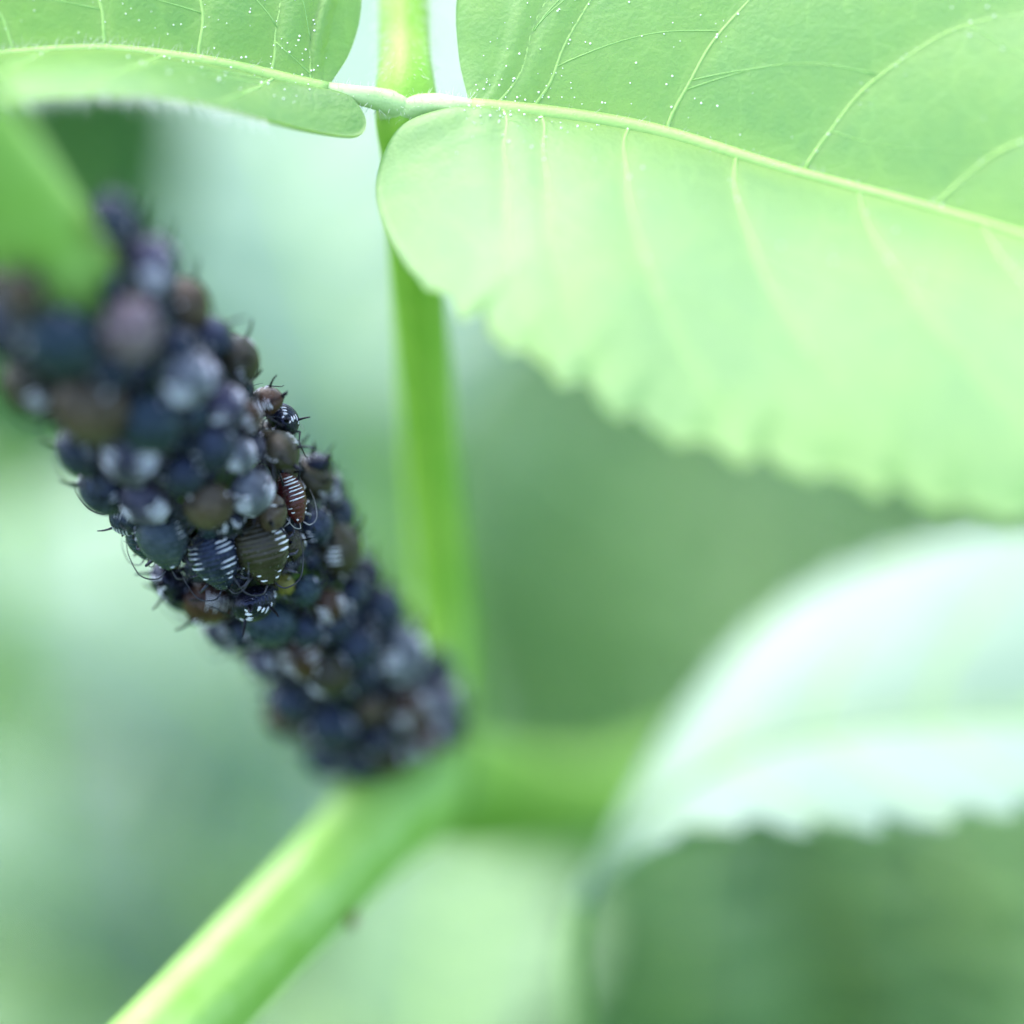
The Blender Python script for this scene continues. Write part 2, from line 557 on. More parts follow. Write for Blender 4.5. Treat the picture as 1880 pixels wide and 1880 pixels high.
def hero_leaf(base, root, name, mid, edges, mat, veins, vshift, midrib_r, opts, hair_spec, specks, label, seed, ties=True, vmat='vein'):
    """a leaflet: blade meshes of both halves, midrib, side veins, hairs, specks"""
    r = random.Random(seed)
    parts = []
    surfs = []
    ribs = []
    for e, o in zip(edges, opts):
        sf = leaf_blade(mid, e, veins=veins[len(surfs)], vshift=vshift, **o)
        surfs.append(sf)
        parts.append(blade_mesh(sf, 260, 34, 0.16))
        ml = sum((Vector(mid[i + 1]) - Vector(mid[i])).length for i in range(len(mid) - 1))
        el = sum((Vector(e[i + 1]) - Vector(e[i])).length for i in range(len(e) - 1))
        one = []
        for i in range(261):
            sp_ = (sf(i / 260, 1.0) - sf(i / 260, 0.0)).length
            for k in range(35):
                t = (k / 34) ** 1.4
                a_ = math.exp(-(t * sp_ / (midrib_r * 1.9)) ** 2)
                for vs in veins[len(surfs) - 1]:
                    d_ = abs(i / 260 - vs - vshift * t ** 1.15) * (ml + (el - ml) * t)
                    a_ = max(a_, math.exp(-(d_ / 0.42) ** 2) * 0.75 * (1 - 0.55 * t))
                one.append(a_)
        ribs += one + one
    leaf = build(name, to_world(join(parts)), mat, base, root)
    at = leaf.data.attributes.new('rib', 'FLOAT', 'POINT')
    at.data.foreach_set('value', ribs)
    if label: leaf['label'] = label
    # midrib
    rr = [midrib_r * 1.15 * (1 - 0.7 * i / 60) for i in range(61)]
    mc = [Vector(p) - UPN * (rr[i] * 0.28) for i, p in enumerate(even(mid, 60))]
    build('midrib', to_world(tube(mc, rr, 10)), M[vmat], base, leaf)
    for h, sf in enumerate(surfs):
        for vs in veins[h]:
            pts = []
            n = 26
            for k in range(n + 1):
                t = 0.985 * k / n
                s = min(0.999, vs + vshift * t ** 1.15)
                pts.append(sf(s, t) - UPN * (0.10 * (1 - 0.6 * k / n) * 0.45) + Vector((0.06 * math.sin(k * 0.9 + vs * 40), 0, 0)))
            build('side_vein', to_world(tube(pts, [0.10 * (1 - 0.6 * k / n) for k in range(n + 1)], 8)), M[vmat] if h == 0 and vmat == 'vein' else M['vein_soft'], base, leaf)
        # finer cross ties between the side veins
        if ties:
            tv = []
            vl = list(veins[h])
            for a, b in zip(vl[:-1], vl[1:]):
                for q in range(2):
                    t0 = r.uniform(0.12, 0.8)
                    lo = a + vshift * t0 ** 1.15
                    pts = []
                    t1 = min(0.97, t0 + r.uniform(0.02, 0.16))
                    wig = r.uniform(-0.05, 0.05)
                    for k in range(13):
                        f = k / 12
                        t = t0 + (t1 - t0) * f + wig * math.sin(math.pi * f)
                        t = min(0.98, max(0.02, t))
                        s = (a + (b - a) * f) + vshift * t ** 1.15
                        if s > 0.995: break
                        pts.append(sf(s, t) + UPN * 0.0)
                    if len(pts) > 4:
                        tv.append(tube(pts, [0.036 - 0.016 * math.sin(math.pi * k / len(pts)) for k in range(len(pts))], 6))
            if tv:
                o = build('fine_veins', to_world(join(tv)), M['vein_soft'], base, leaf)
                o['kind'] = 'stuff'
    # hairs
    hs = []
    for (where, a, b, n, Lh, dirv) in hair_spec:
        for i in range(n):
            s = r.uniform(a, b)
            if where == 'mid':
                k = s * 60
                p = mc[min(60, int(k))].lerp(mc[min(60, int(k) + 1)], k % 1) + Vector((r.gauss(0, .06), r.gauss(0, .06), r.gauss(0, .08)))
            else:
                sf = surfs[where]
                p = sf(s, 1.0)
            d = Vector(dirv) + Vector((r.gauss(0, .35), r.gauss(0, .3), r.gauss(0, .3)))
            hs.append(hair(p, d, Lh * r.uniform(0.5, 1.2), 0.011, Vector((r.gauss(0.25, .2), r.gauss(0, .15), 0))))
    if hs:
        o = build('hairs', to_world(join(hs)), M['hair'], base, leaf)
        o['kind'] = 'stuff'
    bs = []
    for (h, s0, s1, t0, t1, n) in specks:
        for i in range(n):
            s = r.uniform(s0, s1); t = r.uniform(t0, t1)
            if r.random() < 0.35 and veins[h]:
                vs = r.choice(veins[h])
                s = min(0.99, vs + vshift * t ** 1.15 + r.gauss(0, 0.004))
            bs.append(bead(surfs[h](s, t) + UPN * 0.03, r.choice((0.022, 0.028, 0.035, 0.05))))
    if bs:
        o = build('pollen_specks', to_world(join(bs)), M['speck'], base, leaf)
        o['kind'] = 'stuff'
    return leaf

def pts_c(lst):
    return [np.array(Cc(*p)) for p in lst]

# ------------------------------------------------------------------ the elder shoot
# axis of the aphid-covered stem: straight in space, rising towards the camera
AX_DIR2 = (0.58, 0.815)
TILT = 1.05
def axis_w(t):
    return 5.3 + TILT * (t - 1091) * PX
def axis_px(t):
    c = -192.0
    # x*.815 - y*.58 = c ; .58x + .815y = t
    x = (0.815 * c + 0.58 * t)
    y = (-0.58 * c + 0.815 * t)
    return x, y
def axis_c(t):
    x, y = axis_px(t)
    return Cc(x, y, axis_w(t))

A0 = axis_c(440); A1 = axis_c(1560)
AX = (A1 - A0).normalized()       # points to the base of the stem
STEM_R = 2.05

stem_c = [Vector((-15, -440, 25)), Vector((-26, -300, 8)), Vector((-30, -160, 4)), Vector((-28, -70, 3)),
          Cc(-60, 2270, 2.5), Cc(160, 2050, 4.0), Cc(330, 1885, 5.5), Cc(560, 1650, 9.5), Cc(690, 1515, 13.5)]
node_c = Cc(765, 1425, 15.8)
stem_c += [node_c, axis_c(1500), axis_c(1350), axis_c(1200), axis_c(1000), axis_c(800), axis_c(600), axis_c(440),
           axis_c(250), axis_c(60), axis_c(-140) + Vector((0, 2, 0))]
top_c = stem_c[-1]
stem_c.append(top_c + Vector((-12, 22, -14)))
# put the foot of the stem on the soil
foot = C2W(stem_c[0]); foot.z = 0
base_shoot = foot.copy()
shoot = empty('elder_shoot', base_shoot)
tag(shoot, 'green elder shoot with serrated leaflets and a stem crowded with dark aphids', 'plant')

sp = even([list(p) for p in stem_c], 420)
spw = [C2W(p) for p in sp]
spw[0] = foot - Vector((0, 0, 8))
def stem_rad(i):
    p = Vector(sp[i][:3])
    d = (p - node_c).length
    r = STEM_R
    r += 0.5 * math.exp(-(d / 3.5) ** 2)
    if i < 200:
        r = STEM_R + 0.02 * max(0, 200 - i) * 0.5
    return r
rads = [stem_rad(i) for i in range(421)]
build('stem', tube(spw, rads, 40, ridge=lambda a, i: 1 + 0.022 * math.cos(6 * a) + 0.012 * math.cos(11 * a + 1)), M['stem'], base_shoot, shoot)

# a small brown scar on the bare part of the stem
sc = bead(Cc(648, 1690, 8.6), 0.42)
build('scar', to_world(([Cc(648, 1690, 8.6) + Vector((0.55 * v.x, 0.9 * v.y + 0.25 * v.x, 0.5 * v.z)) for v in [(p - Cc(648, 1690, 8.6)) / 0.42 * 0.5 for p in sc[0]]], sc[1])),
      soft_mat('scar_brown', (0.10, 0.075, 0.03), (0.16, 0.12, 0.05), rough=0.8, sss=0.0), base_shoot, shoot)

# leaf stalk (rachis) rising from the node, and the one going off to the right
rach_c = [Cc(775, 1420, 15.5), Cc(806, 1330, 17), Cc(822, 1200, 18), Cc(812, 1050, 17), Cc(792, 850, 14), Cc(775, 620, 9.2),
          Cc(758, 400, 4.8), Cc(747, 205, 1.6), Cc(743, 60, 3.2), Cc(741, -120, 5.6), Cc(735, -400, 9.5), Cc(720, -700, 12)]
rp = even([list(p) for p in rach_c], 140)
kn = min(range(141), key=lambda i: (Vector(rp[i][:3]) - Cc(747, 205, 1.6)).length)
rr = [1.32 - 0.45 * i / 140 + 0.45 * math.exp(-(i / 8.0) ** 2) + 0.22 * math.exp(-((i - kn) / 4.0) ** 2) for i in range(141)]
rach = build('leaf_stalk', [[C2W(p) for p in tube(rp, rr, 24, ridge=lambda a, i: 1 + 0.05 * math.cos(5 * a))[0]], tube(rp, rr, 24)[1]], M['petiole'], base_shoot, shoot)
hs = []
for i in range(1800):
    k = rnd.uniform(84, 130)
    p = Vector(rp[int(k)][:3]).lerp(Vector(rp[int(k) + 1][:3]), k % 1)
    an = rnd.uniform(0, 2 * math.pi)
    d = Vector((math.cos(an), 0.15, math.sin(an)))
    hs.append(hair(p + d.normalized() * 0.86, d + Vector((0, rnd.gauss(-0.2, .4), 0)), rnd.uniform(0.3, 0.85), 0.014, Vector((0, -0.3, 0))))
o = build('hairs', to_world(join(hs)), M['hair'], base_shoot, rach); o['kind'] = 'stuff'

br_c = [Cc(775, 1428, 16), Cc(860, 1445, 21), Cc(980, 1470, 30), Cc(1120, 1470, 42), Cc(1300, 1420, 56), Cc(1500, 1350, 72), Cc(1700, 1280, 88)]
bp_ = even([list(p) for p in br_c], 60)
build('leaf_stalk', to_world(tube(bp_, [2.8 - 0.8 * min(1, i / 25) for i in range(61)], 20, ridge=lambda a, i: 1 + 0.05 * math.cos(5 * a))), M['side_stalk'], base_shoot, shoot)

# the pale joint where the two leaflets meet the rachis: one arm to each leaflet
for arm in (((782, 202, 1.35), (746, 196, 0.75), (690, 181, 0.45), (640, 172, 0.2), (585, 161, 0.12), (520, 145, 0.1)),
            ((716, 200, 1.35), (744, 199, 0.75), (800, 193, 0.45), (840, 195, 0.2), (890, 199, 0.15), (960, 206, 0.25))):
    q = even([list(Cc(*p)) for p in arm], 40)
    jr = [0.72 - 0.26 * min(1, i / 16) ** 0.7 - 0.30 * max(0, (i - 16) / 24) for i in range(41)]
    jt = build('leaflet_joint', to_world(tube(q, jr, 18, ridge=lambda a, i: 1 + 0.03 * math.cos(4 * a + i * 0.3))), M['stalklet'], base_shoot, shoot)
    hs = []
    for i in range(160):
        k = rnd.randrange(2, 34)
        an = rnd.uniform(0, 2 * math.pi)
        d = Vector((0, math.cos(an), math.sin(an)))
        hs.append(hair(Vector(q[k][:3]) + d * jr[k] * 0.97, d + Vector((rnd.gauss(0, .4), 0, 0)), rnd.uniform(0.15, 0.45), 0.010, Vector((0.1, -0.1, 0))))
    o = build('hairs', to_world(join(hs)), M['hair'], base_shoot, jt); o['kind'] = 'stuff'

# right leaflet
mid = pts_c([(866, 197, 0), (1000, 208, 0.1), (1200, 240, -0.2), (1450, 314, -1.2), (1700, 380, -2.6), (1960, 458, -4.6), (2260, 580, -8)])
up = pts_c([(862, 192, 0.1), (842, 100, 0.6), (842, -20, 0.8), (900, -170, 1.2), (1150, -330, 1.6), (1550, -330, 0.6), (1950, -60, -2), (2260, 580, -8)])
lo = pts_c([(868, 203, 0), (800, 203, -0.2), (728, 240, -0.5), (690, 335, -1.0), (708, 425, -2.6), (770, 520, -5), (850, 592, -7.2), (1000, 692, -9),
            (1230, 815, -10.5), (1500, 885, -11.5), (1880, 965, -12.5), (2200, 930, -13), (2260, 580, -8)])
hero_leaf(base_shoot, shoot, 'leaflet', mid, (up, lo), M['leaf'],
          ([0.012, 0.075, 0.25, 0.43, 0.60], [0.03, 0.09, 0.2, 0.34, 0.5, 0.66]), 0.33, 0.42,
          (dict(bulge=0.5, quilt=0.16, tooth=0.4), dict(bulge=0.9, quilt=0.1, tooth=0.75, toothlen=2.6, tooth_from=0.2)),
          [('mid', 0, 0.6, 420, 0.45, (0.1, 0.9, -0.6)), ('mid', 0, 0.5, 120, 0.35, (0.1, -0.7, -0.6))],
          [(0, 0.0, 0.35, 0.0, 0.6, 150), (1, 0.0, 0.18, 0.0, 0.45, 90), (0, 0.2, 0.9, 0, 0.8, 90), (1, 0.1, 0.9, 0.05, 0.8, 60)],
          'broad bright leaflet with a pale drooping lower half', 11)

# left leaflet, its lower half folded towards the camera
mid = pts_c([(600, 164, 0), (500, 140, -0.2), (400, 117, -0.4), (200, 91, -0.8), (0, 100, -1.4), (-200, 130, -2.4), (-420, 190, -4)])
up = pts_c([(604, 158, 0.1), (645, 90, 0.7), (664, 0, 1.0), (650, -130, 1.4), (450, -270, 1.8), (100, -280, 1), (-200, -120, -1), (-420, 190, -4)])
lo = pts_c([(602, 167, 0), (645, 178, -0.2), (672, 222, -0.5), (652, 250, -0.9), (560, 238, -1.8), (430, 205, -3.4), (300, 180, -4.8), (150, 176, -5.8),
            (0, 192, -6.6), (-200, 250, -7), (-420, 190, -4)])
hero_leaf(base_shoot, shoot, 'leaflet', mid, (up, lo), M['leaf_cool'],
          ([0.008, 0.10, 0.235, 0.40, 0.56, 0.70], [0.1, 0.3, 0.5, 0.7]), 0.24, 0.34,
          (dict(bulge=0.4, quilt=0.3, tooth=0.3), dict(bulge=0.55, quilt=0.08, tooth=0.12, toothlen=2.0, tooth_from=0.3)),
          [('mid', 0.1, 0.8, 520, 0.55, (0.0, 0.95, -0.5)), (1, 0.25, 0.85, 420, 0.8, (0.1, -0.9, -0.2))],
          [(0, 0.05, 0.7, 0.0, 0.55, 150), (1, 0.0, 0.4, 0.0, 0.6, 60)],
          'cooler green leaflet with its lower half folded forward', 12)

# ------------------------------------------------------------------ generic leaf for plants behind
def plain_leaf(name, base, root, b, t, width, roll, mat, droop=0.12, fold=0.25, seed=0, label=None):
    """serrated leaf from base point b to tip t (world mm), blade turned by roll about its length"""
    r = random.Random(seed)
    b = Vector(b); t = Vector(t)
    d = (t - b); L = d.length; d.normalize()
    s = d.cross(Vector((0, 0, 1)))
    s = s.normalized() if s.length > 1e-3 else Vector((1, 0, 0))
    s = Matrix.Rotation(roll, 3, d) @ s
    n = s.cross(d)
    if n.z < 0: n = -n
    N, K = 72, 12
    def pt(u, q):
        wv = math.sin(math.pi * u ** 0.8) ** 0.75 * (1 - 0.25 * u)
        fr = (u * 15) % 1
        saw = fr / 0.7 if fr < 0.7 else (1 - fr) / 0.3
        wv *= 1 - 0.07 * (1 - saw) * (abs(q) ** 4)
        y = q * wv * width * 0.5
        z = n * (abs(q) * wv * width * 0.5 * fold + L * droop * (math.sin(math.pi * u)) + 0.02 * width * math.sin(u * 44 - abs(q) * 5) * abs(q) * (1 - abs(q)) * 4)
        return b + d * (u * L) + s * y + z
    V, F = [], []
    for i in range(N + 1):
        for k in range(-K, K + 1):
            V.append(pt(i / N, k / K))
    W = 2 * K + 1
    nv = len(V)
    for i in range(nv):
        V.append(V[i] - n * 0.25)
    for i in range(N):
        for k in range(W - 1):
            a = i * W + k
            q = (a, a + 1, a + W + 1, a + W)
            F.append(q); F.append(tuple(nv + j for j in reversed(q)))
        for a in (i * W, i * W + W - 1):
            F.append((a, a + W, a + W + nv, a + nv))
    lf = build(name, (V, F), mat, base, root)
    if label: lf['label'] = label
    mr = [pt(i / 30, 0) + n * 0.1 for i in range(31)]
    build('midrib', tube(mr, [0.55 - 0.4 * i / 30 for i in range(31)], 8), M['vein'], base, lf)
    for k in range(6):
        for sg in (-1, 1):
            u0 = 0.1 + 0.13 * k
            vp = [pt(min(0.98, u0 + 0.14 * (j / 10) ** 1.2), sg * 0.95 * j / 10) + n * 0.05 for j in range(11)]
            build('side_vein', tube(vp, [0.22 - 0.14 * j / 10 for j in range(11)], 6), M['vein'], base, lf)
    return lf

def shoot_behind(label, stem_px, leaves, stemr=1.6, group=None):
    """stem_px: top-down list of (px,py,w); the last point drops to the soil. leaves: base, tip, width, roll, mat"""
    top = [P(*p) for p in stem_px]
    ft = top[-1].copy(); ft.z = 0; ft += Vector((rnd.uniform(-15, 15), 25, 0))
    e = empty('elder_shoot', ft)
    tag(e, label, 'plant', group)
    path = top + [top[-1].lerp(ft, 0.5) + Vector((6, 4, 0)), ft - Vector((0, 0, 6))]
    q = even([list(p) for p in path], 120)
    build('stem', tube(q, [stemr * (0.6 + 0.6 * i / 120) for i in range(121)], 14), M['stem'], ft, e)
    for j, (b, t, wd, ro, mat) in enumerate(leaves):
        bw, tw = P(*b), P(*t)
        lf = plain_leaf('leaflet', ft, e, bw, tw, wd, R(ro), M[mat], seed=j)
        # stalk to the nearest lower stem point
        best = min(q[:100], key=lambda x: (Vector(x[:3]) - (bw - Vector((0, 0, 4)))).length)
        bv = Vector(best[:3])
        m_ = bv.lerp(bw, 0.5) - Vector((0, 0, 0.12 * (bv - bw).length))
        build('leaf_stalk', tube(even([list(bv), list(m_), list(bw)], 14), 0.75, 8), M['petiole'], ft, e)
    return e

# glossy leaf at the lower right, on a shoot of its own
def glossy_shoot():
    bpt = Cc(1062, 1650, 16)
    stem_px = [(1066, 1990, 26), (1070, 2300, 34), (1060, 2800, 50)]
    top = [P(*p) for p in stem_px]
    ft = top[-1].copy(); ft.z = 0
    e = empty('elder_shoot', ft)
    tag(e, 'elder shoot bearing one pale glossy leaflet with a toothed lower edge', 'plant')
    path = [C2W(bpt + Vector((0.2, 0, 0))), P(1050, 1780, 20)] + top + [top[-1].lerp(ft, 0.5), ft - Vector((0, 0, 6))]
    q = even([list(p) for p in path], 120)
    build('stem', tube(q, [0.3 + 1.0 * max(0, i - 20) / 100 for i in range(121)], 14), M['vein'], ft, e)
    mid = pts_c([(1062, 1655, 16), (1200, 1480, 16.8), (1400, 1370, 17.8), (1650, 1330, 18.3), (1950, 1320, 18.4), (2300, 1330, 18)])
    up_ = pts_c([(1060, 1650, 16), (1150, 1470, 18.5), (1240, 1320, 21), (1390, 1140, 23.5), (1600, 1020, 25), (1900, 955, 25), (2150, 1050, 23), (2300, 1330, 18)])
    lo_ = pts_c([(1064, 1660, 16), (1115, 1610, 15), (1200, 1552, 14), (1330, 1528, 13), (1500, 1532, 12.5), (1700, 1525, 12.5), (1900, 1490, 13), (2130, 1430, 15), (2300, 1330, 18)])
    hero_leaf(ft, e, 'leaflet', mid, (up_, lo_), M['leaf_gloss2'],
              ([0.1, 0.25, 0.4, 0.55, 0.7], [0.1, 0.25, 0.4, 0.55, 0.7]), 0.14, 0.4,
              (dict(bulge=0.35, quilt=0.05, tooth=0.4), dict(bulge=0.3, quilt=0.05, tooth=1.0, toothlen=3.1, tooth_from=0.15)),
              [], [], None, 13, ties=False, vmat='leaf_gloss2')
glossy_shoot()

# plants behind, far out of focus: pale up-facing leaves with dark gaps between
shoot_behind('elder shoot behind the tall stalk with broad pale leaves', [(760, 900, 66), (790, 1200, 72), (820, 1700, 84)],
             [((700, 800, 64), (400, -20, 92), 30, 0, 'leaf_pale'),
              ((760, 560, 72), (860, -300, 104), 26, 0, 'leaf_pale'),
              ((720, 980, 66), (330, 700, 74), 18, 0, 'leaf_pale')])
shoot_behind('elder shoot with pale leaves behind the bare lower stem', [(420, 1150, 88), (380, 1500, 92), (350, 2100, 104)],
             [((520, 1330, 84), (-160, 960, 98), 26, 0, 'leaf_pale'),
              ((420, 1700, 88), (-200, 1480, 96), 24, 0, 'leaf_pale'),
              ((560, 1620, 84), (640, 1180, 104), 20, 0, 'leaf_pale'),
              ((380, 2050, 84), (-160, 1800, 92), 24, 0, 'leaf_gloss')])
shoot_behind('elder shoot with one pale leaf under the green side stalk', [(860, 2100, 56), (850, 2300, 60), (840, 2800, 80)],
             [((800, 2020, 52), (900, 1520, 70), 17, 0, 'leaf_gloss'),
              ((860, 2080, 54), (420, 1900, 58), 14, 0, 'leaf_gloss')])
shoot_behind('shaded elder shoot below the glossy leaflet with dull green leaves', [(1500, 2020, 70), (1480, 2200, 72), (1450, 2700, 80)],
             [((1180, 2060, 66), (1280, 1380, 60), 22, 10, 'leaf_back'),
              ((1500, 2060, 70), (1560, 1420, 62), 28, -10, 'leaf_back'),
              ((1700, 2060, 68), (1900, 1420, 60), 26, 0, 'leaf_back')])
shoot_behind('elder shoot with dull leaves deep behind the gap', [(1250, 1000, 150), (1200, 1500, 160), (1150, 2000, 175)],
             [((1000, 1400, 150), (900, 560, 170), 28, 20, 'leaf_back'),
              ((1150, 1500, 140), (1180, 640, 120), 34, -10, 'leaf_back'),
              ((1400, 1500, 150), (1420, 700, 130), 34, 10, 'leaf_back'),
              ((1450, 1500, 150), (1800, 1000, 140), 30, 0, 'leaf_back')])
shoot_behind('elder shoot with shade darkened leaves behind the top of the infested stem', [(120, 600, 60), (80, 900, 64), (40, 1500, 80)],
             [((130, 640, 66), (120, 40, 34), 17, 0, 'leaf_back'),  # darkened leaf put where a shaded gap lies
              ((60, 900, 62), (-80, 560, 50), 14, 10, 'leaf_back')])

# ------------------------------------------------------------------ aphids
PROF = [(0.0, 0.0), (0.012, 0.15), (0.045, 0.27), (0.11, 0.38), (0.20, 0.53), (0.31, 0.68), (0.44, 0.78), (0.57, 0.815),
        (0.68, 0.79), (0.78, 0.70), (0.87, 0.545), (0.935, 0.36), (0.975, 0.20), (0.993, 0.09), (1.0, 0.0)]
_ps = np.array(PROF)
_pc = catmull([list(p) for p in PROF], 400)
_px = np.array([p[0] for p in _pc]); _py = np.array([max(0, p[1]) for p in _pc])
LEN = 2.1
SEGS = [0.13, 0.215, 0.31, 0.40, 0.485, 0.565, 0.64, 0.71, 0.775, 0.835, 0.885, 0.925, 0.955]
def body_pt(s, phi, off=0.0):
    """s 0 head..1 tail, phi 0 = dorsal line, positive to the left; mm"""
    r = float(np.interp(s, _px, _py))
    crease = 0
    for q in SEGS:
        crease = max(crease, math.exp(-((s - q) / 0.012) ** 2))
    k = 0.028 + 0.04 * max(0, s - 0.5)
    r2 = r - crease * k * (1 if r > 0.12 else 0)
    ww, hh = r2, r2 * 0.86
    sy, cz = math.sin(phi), math.cos(phi)
    if cz < 0: hh *= 0.72
    x = LEN * (0.5 - s)
    z0 = 0.10 * math.sin(math.pi * s)
    p = Vector((x, ww * sy, z0 + hh * cz))
    if off:
        # normal estimate
        e = 1e-3
        a = body_pt(min(1, s + e), phi) - body_pt(max(0, s - e), phi)
        b = body_pt(s, phi + e) - body_pt(s, phi - e)
        n = b.cross(a)
        if n.length > 1e-12:
            n.normalize()
            if n.dot(p - Vector((x, 0, z0))) < 0: n = -n
            p = p + n * off
    return p

def body_mesh():
    V, F = [], []
    ss = [0.0]
    n = 84
    for i in range(1, n):
        u = i / n
        ss.append(0.5 - 0.5 * math.cos(math.pi * (0.04 + 0.92 * u)))
    ss.append(1.0)
    seg = 40
    for s in ss:
        for k in range(seg):
            V.append(body_pt(s, 2 * math.pi * k / seg) * S)
    for i in range(len(ss) - 1):
        for k in range(seg):
            k2 = (k + 1) % seg
            F.append((i * seg + k, i * seg + k2, (i + 1) * seg + k2, (i + 1) * seg + k))
    me = mesh_from('aphid_body', V, F)
    bm = bmesh.new(); bm.from_mesh(me)
    bmesh.ops.remove_doubles(bm, verts=bm.verts, dist=1e-7)
    bmesh.ops.recalc_face_normals(bm, faces=bm.faces)
    bm.to_mesh(me); bm.free()
    me.polygons.foreach_set('use_smooth', [True] * len(me.polygons))
    return me
BODY0 = body_mesh()
BODIES = {}
def body_for(matname):
    if matname not in BODIES:
        b = BODY0.copy(); b.materials.clear(); b.materials.append(M[matname]); BODIES[matname] = b
    return BODIES[matname]

PATCH = {}
def patch(s, ds, p0, p1, var=0):
    """a pad of white wax on the back, spanning angle p0..p1 (deg) at body position s"""
    key = (round(s, 3), ds, p0, p1, var)
    if key in PATCH: return PATCH[key]
    r = random.Random(int(s * 7919 + ds * 104729 + p0 * 31 + p1 * 17 + var * 1009))
    p0 += r.uniform(-5, 6); p1 += r.uniform(-7, 5); ds *= r.uniform(0.75, 1.1); s += r.uniform(-0.005, 0.005)
    if p1 - p0 < 8: p1 = p0 + 8
    V, F = [], []
    NR, NA = 4, 18
    pm, ph = (p0 + p1) / 2, (p1 - p0) / 2
    jag = [r.uniform(0.68, 1.14) for _ in range(NA)]
    inner = 1 if abs(p0) > abs(p1) else -1     # the end nearer the spine tapers
    for i in range(NR + 1):
        rr = i / NR
        for k in range(NA):
            an = 2 * math.pi * k / NA
            ca, sa = math.cos(an), math.sin(an)
            # super-ellipse outline
            q = (abs(ca) ** 2.6 + abs(sa) ** 2.6) ** (-1 / 2.6) * jag[k] ** rr
            ph_ = R(pm + ph * rr * ca * q)
            s_ = s + ds * rr * sa * q * (1 - 0.35 * inner * ca * rr) + 0.012 * (abs(math.degrees(ph_)) / 60.0) ** 2
            off = 0.022 * (1 - rr ** 3) - 0.006 * rr
            V.append(body_pt(min(0.985, max(0.02, s_)), ph_, off) * S)
    for i in range(NR):
        for k in range(NA):
            k2 = (k + 1) % NA
            F.append((i * NA + k, i * NA + k2, (i + 1) * NA + k2, (i + 1) * NA + k))
    me = mesh_from('wax_stripe', V, F)
    bm = bmesh.new(); bm.from_mesh(me)
    bmesh.ops.remove_doubles(bm, verts=bm.verts, dist=1e-7)
    bm.to_mesh(me); bm.free()
    me.polygons.foreach_set('use_smooth', [True] * len(me.polygons))
    me.materials.append(M['wax'])
    PATCH[key] = me
    return me

MIDS = [0.3575, 0.4425, 0.525, 0.6025, 0.675, 0.7425, 0.805, 0.86]
def pattern(name):
    out = []
    def both(s, ds, a, b):
        out.append((s, ds, a, b)); out.append((s, ds, -b, -a))
    if name == 'bold':
        for i, s in enumerate(MIDS[:6]): both(s, 0.020, 14 + (i % 2) * 6, 74)
        both(0.25, 0.016, 30, 60); both(0.07, 0.018, 20, 60); both(0.17, 0.014, 35, 62)
    elif name == 'full':
        for i, s in enumerate(MIDS[1:]): out.append((s, 0.0185, -46 + 3 * (i % 2), 34 + 4 * (i % 3)))
        both(0.30, 0.018, 40, 70); both(0.22, 0.018, 34, 62); both(0.155, 0.022, 30, 66); both(0.07, 0.026, 22, 62)
    elif name == 'right':
        for i, s in enumerate(MIDS[1:5]): out.append((s, 0.021, -74, -24)); out.append((s, 0.013, 68, 88))
        both(0.08, 0.02, 20, 50); both(0.16, 0.014, 30, 52); both(0.30, 0.010, 66, 84); both(0.74, 0.012, 62, 84)
    elif name == 'left':
        for i, s in enumerate(MIDS[1:5]): out.append((s, 0.021, 24, 74)); out.append((s, 0.013, -88, -68))
        both(0.08, 0.02, 20, 50); both(0.16, 0.014, 30, 52); both(0.30, 0.010, 66, 84)
    elif name == 'rear':
        both(0.80, 0.020, 18, 46); both(0.855, 0.020, 16, 44); both(0.905, 0.016, 14, 50); both(0.74, 0.014, 40, 64)
        both(0.60, 0.014, 62, 84); both(0.52, 0.014, 64, 84); both(0.945, 0.010, 26, 70)
    elif name == 'spots':
        for s in MIDS[1:7]: both(s, 0.016, 30, 44)
        both(0.675, 0.014, 62, 78); both(0.525, 0.014, 62, 78)
        both(0.08, 0.018, 20, 50)
    elif name == 'faint':
        for s in MIDS[2:6]: both(s, 0.012, 54, 84)
        both(0.08, 0.014, 24, 48)
    elif name == 'thick':
        for i, s in enumerate(MIDS[1:6]): both(s, 0.027, 16, 82)
        both(0.25, 0.02, 24, 66); both(0.08, 0.022, 18, 60)
    elif name == 'plain':
        both(0.08, 0.014, 24, 48); both(0.805, 0.012, 60, 82)
    return out

def t_mesh(name, parts, mat):
    V, F = join(parts)
    me = mesh_from(name, [Vector(v) * S for v in V], F)
    me.materials.append(mat)
    return me

def smooth_tube(pts, rads, n=14, seg=8):
    q = even([list(p) + [r] for p, r in zip(pts, rads)], n)
    return tube([Vector(p[:3]) for p in q], [p[3] for p in q], seg)

